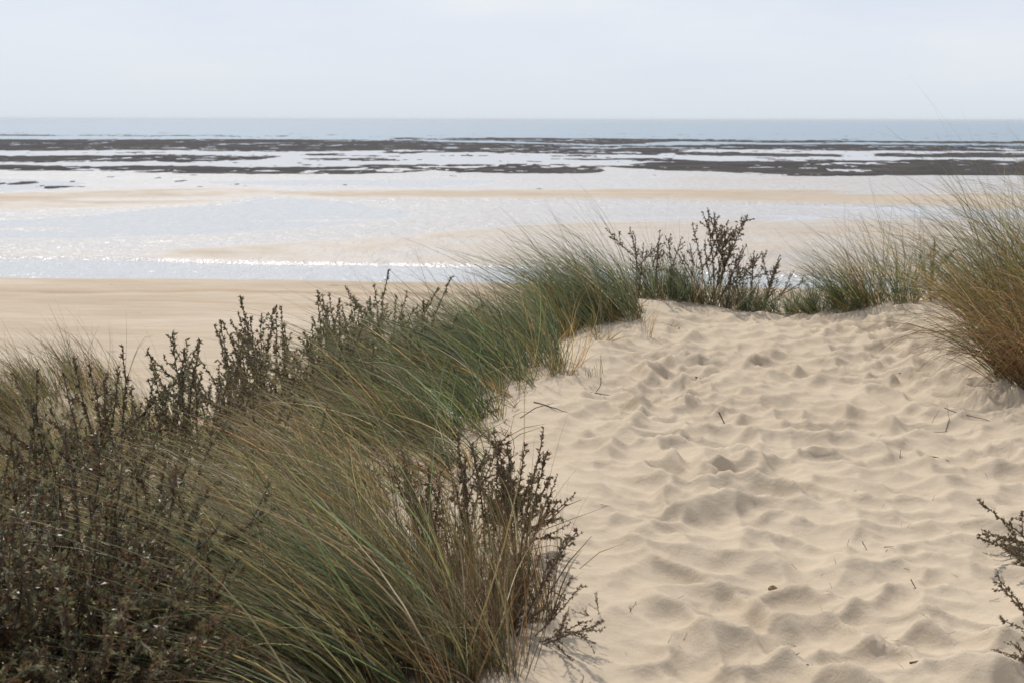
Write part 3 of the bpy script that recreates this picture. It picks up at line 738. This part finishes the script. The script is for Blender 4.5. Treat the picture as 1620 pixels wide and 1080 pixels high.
# left foreground bush
sx(15, 3.5, 'large dark olive buckthorn bush in the left foreground', 44, BUSHY, (.42, .36), (.9, 1.45), .58, (.06, 0))
sx(-60, 3.2, 'near buckthorn bush cut off by the left frame edge', 28, BUSHY, (.25, .2), (.9, 1.3), .6, (.25, .05))
sx(110, 3.1, 'low spreading buckthorn sprays in the bottom left corner', 26, BUSHY, (.34, .22), (.6, .85), 1.0, (.15, 0))
sx(60, 5.2, 'dark twiggy buckthorn behind the left foreground bush', 30, SPIKE, (.6, .35), (.7, 1.08), .45)
# row of spikes above the beach
sx(185, 7.0, 'buckthorn with a fan of short dark spikes, leftmost of the row', 24, SPIKE, (.46, .3), (.7, 1.25), .34)
sx(300, 6.6, 'low dense brown buckthorn in the middle of the row of spikes', 26, SPIKE, (.5, .35), (.5, .92), .36)
sx(395, 7.9, 'buckthorn with one zigzag spike standing clear against the beach', 15, SPIKE, (.4, .3), (.5, 1.1), .28)
sx(500, 8.4, 'tall buckthorn with dense dark spikes leaning left', 20, SPIKE, (.46, .3), (.6, 1.2), .3, (-.12, 0))
sx(585, 8.9, 'tallest buckthorn of the row, its dark spikes reaching the wet channel', 18, SPIKE, (.34, .3), (.6, 1.2), .26, (.08, 0))
sx(20, 6.6, 'thicket of short dark buckthorn spikes at the left edge above the foreground bush', 24, SPIKE, (.5, .3), (.65, 1.0), .4)
sx(480, 7.2, 'brown buckthorn thicket below the tall dark spikes, half sunk in straw', 26, SPIKE, (.45, .3), (.5, .95), .4)
sx(390, 6.1, 'dull brown buckthorn between the straw tufts and the leftmost spikes', 12, SPIKE, (.4, .3), (.45, .75), .4)
sx(590, 7.7, 'dark buckthorn stems poking through the flattened grey green grass', 18, SPIKE, (.35, .25), (.55, .95), .35)
sx(230, 5.0, 'brown stemmed buckthorn in shade behind the straw tufts', 8, SPIKE, (.35, .3), (.5, .75), .45)
# front, beside the path
sx(785, 4.45, 'spiky brown buckthorn at the edge of the sand path in front', 15, FRONT, (.12, .10), (.5, 1.0), .24)
sx(705, 4.6, 'thin brown buckthorn stems half hidden in the front grass', 9, FRONT, (.13, .12), (.6, .85), .25)
x, y = ground_px(808, 985)
shrub(x, y, 'lone buckthorn branch reaching right over the sand', 3, FRONT, (.01, .01), dirs=[(.45, .25, 1, .78), (.30, .3, 1, .56), (.1, .3, 1, .5)])
sx(800, 3.62, 'low buckthorn clump trailing onto the sand near the bottom edge', 12, FRONT, (.1, .08), (.35, .55), .9, (.3, 0))
# crest
sx(1126, 11.0, 'tall bare brown buckthorn in the middle of the crest', 12, SPARSE, (.06, .08), dirs=[(-.03, 0, 1, 1.12), (.46, .05, 1, 1.1), (-.27, 0, 1, .96), (.2, .1, 1, .98), (-.55, 0, .8, .8), (.8, 0, .75, .85), (.36, -.1, .8, .78), (-.4, .1, .8, .72), (.08, -.1, 1, .8), (-.15, .1, 1, .78), (.6, .1, .8, .7), (.28, .1, 1, .9)])
sx(1020, 10.9, 'small buckthorn sprig between the peak tuft and the crest shrub', 5, SPARSE, (.22, .1), (.65, .82), .3)
sx(1200, 11.0, 'short buckthorn stems leaning right of the crest shrub', 7, SPARSE, (.12, .1), (.55, .75), .3, (.22, 0))
sx(1468, 11.05, 'single buckthorn sprig at the right foot of the round crest tuft', 3, SPARSE, (.05, .05), (.65, .75), .12)
# right frame edge
x0 = 1.86
shrub(2.12, 4.4, 'upper buckthorn sprays poking in from the right frame edge over the sand', 11, FRONT, (.10, .30), dirs=[
    (-.9, .2, .75, .75), (-1, -.1, .5, .7), (-1, .5, .35, .7), (-1, -.3, .25, .55), (-.9, 0, .9, .6), (-1, .2, .1, .65), (-.7, .4, .5, .7), (-.9, -.4, .6, .6), (-.6, .8, .6, .8), (-1, .0, .3, .5), (-.8, .3, .2, .6)])
shrub(1.72, 3.45, 'lower buckthorn sprays poking in at the bottom right corner', 8, FRONT, (.08, .22), dirs=[
    (-1, .2, .55, .5), (-1, .3, .9, .62), (-.8, .1, .25, .45), (-.5, .3, .8, .6), (-1, -.3, .3, .4), (-.9, .5, .4, .55), (-.6, -.1, .9, .45), (-1, .1, .15, .42)])
x, y = ground_px(921, 1092)
shrub(x, y, 'small reddish buckthorn shoot standing at the bottom edge of the sand', 1, FRONT, (.0, .0), dirs=[(-.08, 0, 1, .20)])
x, y = ground_px(948, 948)
shrub(x, y, 'broken leafy buckthorn twig lying half buried in the sand', 2, FRONT, (.005, .005), dirs=[(-1, .1, .25, .18), (-.25, .2, 1, .17)], name='broken_twig', cat='twig')
x, y = ground_px(994, 945)
shrub(x, y, 'small curled twig right of the broken leafy twig', 1, FRONT, (.0, .0), dirs=[(.6, .1, .8, .11)], name='broken_twig', cat='twig')

# ------------------------------------------------------------------ twigs and sticks on the sand
def stick_mesh(L, r0, bend, seed, sides=5):
    r = np.random.default_rng(seed); k = 7; V, F = [], []
    s = np.linspace(-.5, .5, k)
    pts = np.stack([s * L, bend * L * (s * s - .08) + r.normal(0, .012 * L, k), .01 * L * r.normal(0, 1, k)], 1)
    tube(V, F, pts, r0 * (1 - .6 * np.linspace(0, 1, k)), sides)
    me = mesh_np('twig', np.array(V), np.array(F), M_WOOD); return me
def lay(name, me, u, v, rz, pitch, label, cat, group=None, lift=.004):
    x, y = ground_px(u, v)
    e = .04; h = lambda a, b: float(surf(np.array([a]), np.array([b]))[0])
    o = link(name, me, None, (x, y, h(x, y) + lift)); o.rotation_euler = (0, pitch, rz)
    return tag(o, label, cat, group)

for (u, v, L, r0, b, rz, pt, lab) in [
    (1460, 666, .34, .0028, .12, .25, -.03, 'long thin dry stalk lying flat on the sand left of the russet tuft'),
    (1478, 703, .16, .0035, 0, -.7, .1, 'short thick stick stuck aslant in the sand below the long stalk'),
    (1500, 655, .22, .002, .3, 1.2, -.6, 'upright bent stalk crossing above the long dry stalk'),
    (1474, 648, .20, .0018, .3, .7, -.5, 'thin leaning stalk beside the bent upright stalk'),
    (1475, 570, .42, .002, .25, .1, .06, 'curved bare stalk reaching out from the russet tuft over the sand'),
    (1560, 645, .46, .0025, .08, -.75, .12, 'long straight stalk slanting down right of the russet tuft'),
    (945, 600, .25, .003, .15, 1.9, .9, 'dark upright stick of the crossed pair on the smooth sand'),
    (965, 604, .42, .003, -.1, -.2, .05, 'long flat stick of the crossed pair on the smooth sand'),
    (872, 631, .22, .0045, .05, -.5, .15, 'dark stubby stick on the smooth sand below the crossed pair'),
    (1118, 578, .20, .004, .05, -.5, .15, 'thick dark stick on the sand in the middle distance'),
    (1148, 661, .17, .004, 0, -1.1, .8, 'dark stick poking up at mid path'),
    (1338, 546, .28, .005, .1, .2, .02, 'pale fallen stem lying just below the crest tuft'),
    (1388, 550, .18, .005, .2, -.2, .05, 'dark bent stem beside the pale fallen stem'),
    (1425, 705, .09, .0028, .1, 1.2, -.6, 'dark twig standing upright in the hollowed sand'),
    (1372, 840, .06, .0018, 0, -.9, .9, 'small dark twig standing in the big double hollow'),
    (1408, 850, .05, .002, 0, .5, .1, 'small dark twig lying right of the big double hollow'),
    (1450, 905, .06, .0022, .3, -1.0, .7, 'forked looking twig poking from a hollow at lower right'),
    (1450, 1037, .045, .004, 0, .5, .05, 'orange brown bark chip at the bottom right'),
    (1296, 1050, .07, .0018, 0, -.3, .05, 'thin twig in the bottom hollow left of the bark chip'),
    (1262, 1032, .045, .002, 0, 1.0, .2, 'short twig in the bottom hollow nearest the path centre')]:
    lay('twig', stick_mesh(L, r0, b, int(u + v)), u, v, rz, pt, lab, 'twig')

tw = [stick_mesh(1, .022, .15, 70 + k) for k in range(6)]
tr = np.random.default_rng(99); nt = 0
while nt < 90:
    u = tr.uniform(860, 1600); v = tr.uniform(520, 1070)
    x, y = ground_px(u, v)
    if dist_out(np.array([x]), np.array([y]))[0] > 0: continue
    if tr.uniform() > .35 + .65 * sstep(1150, 1600, u): continue
    L = tr.uniform(.012, .05)
    o = lay('twig', tw[nt % 6], u, v, tr.uniform(0, 2 * PI), tr.uniform(-.9, .9), 'tiny dark twig scrap scattered on the trampled sand', 'twig', 'tiny twig scraps scattered on the trampled sand', .003)
    o.scale = (L, L, L); nt += 1
# the clod in the foot hollow
def clod():
    x, y = ground_px(1224, 905); r = np.random.default_rng(5)
    import bmesh
    bm = bmesh.new(); bmesh.ops.create_icosphere(bm, subdivisions=3, radius=1)
    for v in bm.verts:
        k = .75 + .9 * float(vnoise(np.array([v.co.x * 1.7 + v.co.z]), np.array([v.co.y * 1.7 - v.co.z]), 3)[0])
        v.co = Vector((v.co.x * .017 * k, v.co.y * .014 * k, v.co.z * .012 * k))
    me = bpy.data.meshes.new('sand_clod'); bm.to_mesh(me); bm.free()
    N = Nodes('damp_sand'); pos = N.n('ShaderNodeNewGeometry').outputs['Position']
    b = N.n('ShaderNodeBsdfPrincipled'); N.l(N.ramp(N.noise(pos, 120, 3), [(.3, (.20, .12, .07)), (.7, (.34, .23, .14))]), b.inputs['Base Color']); b.inputs['Roughness'].default_value = .9
    N.l(b.outputs[0], N.out.inputs[0]); me.materials.append(N.m)
    for p in me.polygons: p.use_smooth = True
    tag(link('sand_clod', me, None, (x, y, float(surf(np.array([x]), np.array([y]))[0]) + .008)), 'small damp brown clod on the rim of a deep foot hollow', 'clod')
clod()

# ------------------------------------------------------------------ sea haze
def haze():
    import bmesh
    bm = bmesh.new(); bmesh.ops.create_cube(bm, size=1)
    for v in bm.verts: v.co = Vector((v.co.x * 96000, v.co.y * 120000 + 10, -12.5 if v.co.z < 0 else 6.0))
    me = bpy.data.meshes.new('haze'); bm.to_mesh(me); bm.free()
    N = Nodes('sea_air'); N.t.nodes.remove(N.out); N.out = N.n('ShaderNodeOutputMaterial')
    pv = N.n('ShaderNodeVolumePrincipled'); pv.inputs['Color'].default_value = (.93, .96, 1, 1); pv.inputs['Density'].default_value = 0.00007; pv.inputs['Anisotropy'].default_value = .2
    N.l(pv.outputs[0], N.out.inputs['Volume']); me.materials.append(N.m)
    tag(link('haze', me), kind='stuff')
haze()

# ------------------------------------------------------------------ light, sky, camera
EL, AZ = math.radians(52), math.radians(-16)       # azimuth from +Y, towards +X positive
sc = bpy.context.scene
w = bpy.data.worlds.new('World'); sc.world = w; w.use_nodes = True
nt_ = w.node_tree; nt_.nodes.clear()
sky = nt_.nodes.new('ShaderNodeTexSky'); sky.sky_type = 'NISHITA'; sky.sun_disc = False
sky.sun_elevation = EL; sky.sun_rotation = AZ; sky.air_density = 1.0; sky.dust_density = 1.0; sky.ozone_density = 2.0; sky.altitude = 10
bg = nt_.nodes.new('ShaderNodeBackground'); bg.inputs['Strength'].default_value = .10
wo = nt_.nodes.new('ShaderNodeOutputWorld')
# thin bright veil of high haze over the blue, thickest towards the horizon, with faint streaks
tc = nt_.nodes.new('ShaderNodeTexCoord'); sepw = nt_.nodes.new('ShaderNodeSeparateXYZ'); nt_.links.new(tc.outputs['Generated'], sepw.inputs[0])
mr = nt_.nodes.new('ShaderNodeMapRange'); mr.interpolation_type = 'SMOOTHSTEP'; mr.inputs[1].default_value = .0; mr.inputs[2].default_value = .65; mr.inputs[3].default_value = .93; mr.inputs[4].default_value = .50
nt_.links.new(sepw.outputs[2], mr.inputs[0])
mpw = nt_.nodes.new('ShaderNodeMapping'); mpw.inputs['Scale'].default_value = (1.5, 1.5, 7); nt_.links.new(tc.outputs['Generated'], mpw.inputs['Vector'])
nz = nt_.nodes.new('ShaderNodeTexNoise'); nz.inputs['Scale'].default_value = 2.2; nz.inputs['Detail'].default_value = 5; nz.inputs['Roughness'].default_value = .6
nt_.links.new(mpw.outputs[0], nz.inputs['Vector'])
rm = nt_.nodes.new('ShaderNodeValToRGB')
for e_, (p_, c_) in zip(rm.color_ramp.elements, [(.35, (7.4, 7.95, 9.05, 1)), (.72, (8.45, 8.7, 9.2, 1))]): e_.position = p_; e_.color = c_
nt_.links.new(nz.outputs['Fac'], rm.inputs[0])
hz = nt_.nodes.new('ShaderNodeMapRange'); hz.inputs[1].default_value = 0; hz.inputs[2].default_value = .06; hz.inputs[3].default_value = 1; hz.inputs[4].default_value = 0
nt_.links.new(sepw.outputs[2], hz.inputs[0])
m0 = nt_.nodes.new('ShaderNodeMix'); m0.data_type = 'RGBA'; nt_.links.new(hz.outputs[0], m0.inputs[0]); nt_.links.new(rm.outputs[0], m0.inputs[6]); m0.inputs[7].default_value = (7.15, 7.85, 8.6, 1)
m1 = nt_.nodes.new('ShaderNodeMix'); m1.data_type = 'RGBA'; nt_.links.new(mr.outputs[0], m1.inputs[0]); nt_.links.new(sky.outputs[0], m1.inputs[6]); nt_.links.new(m0.outputs[2], m1.inputs[7])
nt_.links.new(m1.outputs[2], bg.inputs[0]); nt_.links.new(bg.outputs[0], wo.inputs[0])
sun = bpy.data.lights.new('sun', 'SUN'); sun.energy = 3.4; sun.angle = math.radians(1.6); sun.color = (1, .955, .89)
so = bpy.data.objects.new('sun', sun); C.objects.link(so)
sd = Vector((math.sin(AZ) * math.cos(EL), math.cos(AZ) * math.cos(EL), math.sin(EL)))
so.rotation_euler = (-sd).to_track_quat('-Z', 'Y').to_euler()

cam = bpy.data.cameras.new('camera'); co = bpy.data.objects.new('camera', cam); C.objects.link(co)
co.location = (0, 0, EYE)
cam.sensor_width = 36; cam.lens = FPX / 1620 * 36
cam.clip_start = .05; cam.clip_end = 80000
Rm = Matrix.Rotation(PI / 2 - PITCH, 4, 'X') @ Matrix.Rotation(math.radians(.09), 4, 'Z')
co.rotation_euler = Rm.to_euler()
cam.dof.use_dof = True; cam.dof.focus_distance = 6.0; cam.dof.aperture_fstop = 6.5
sc.camera = co
sc.view_settings.view_transform = 'Standard'; sc.view_settings.look = 'None'
sc.view_settings.exposure = 0; sc.view_settings.gamma = 1
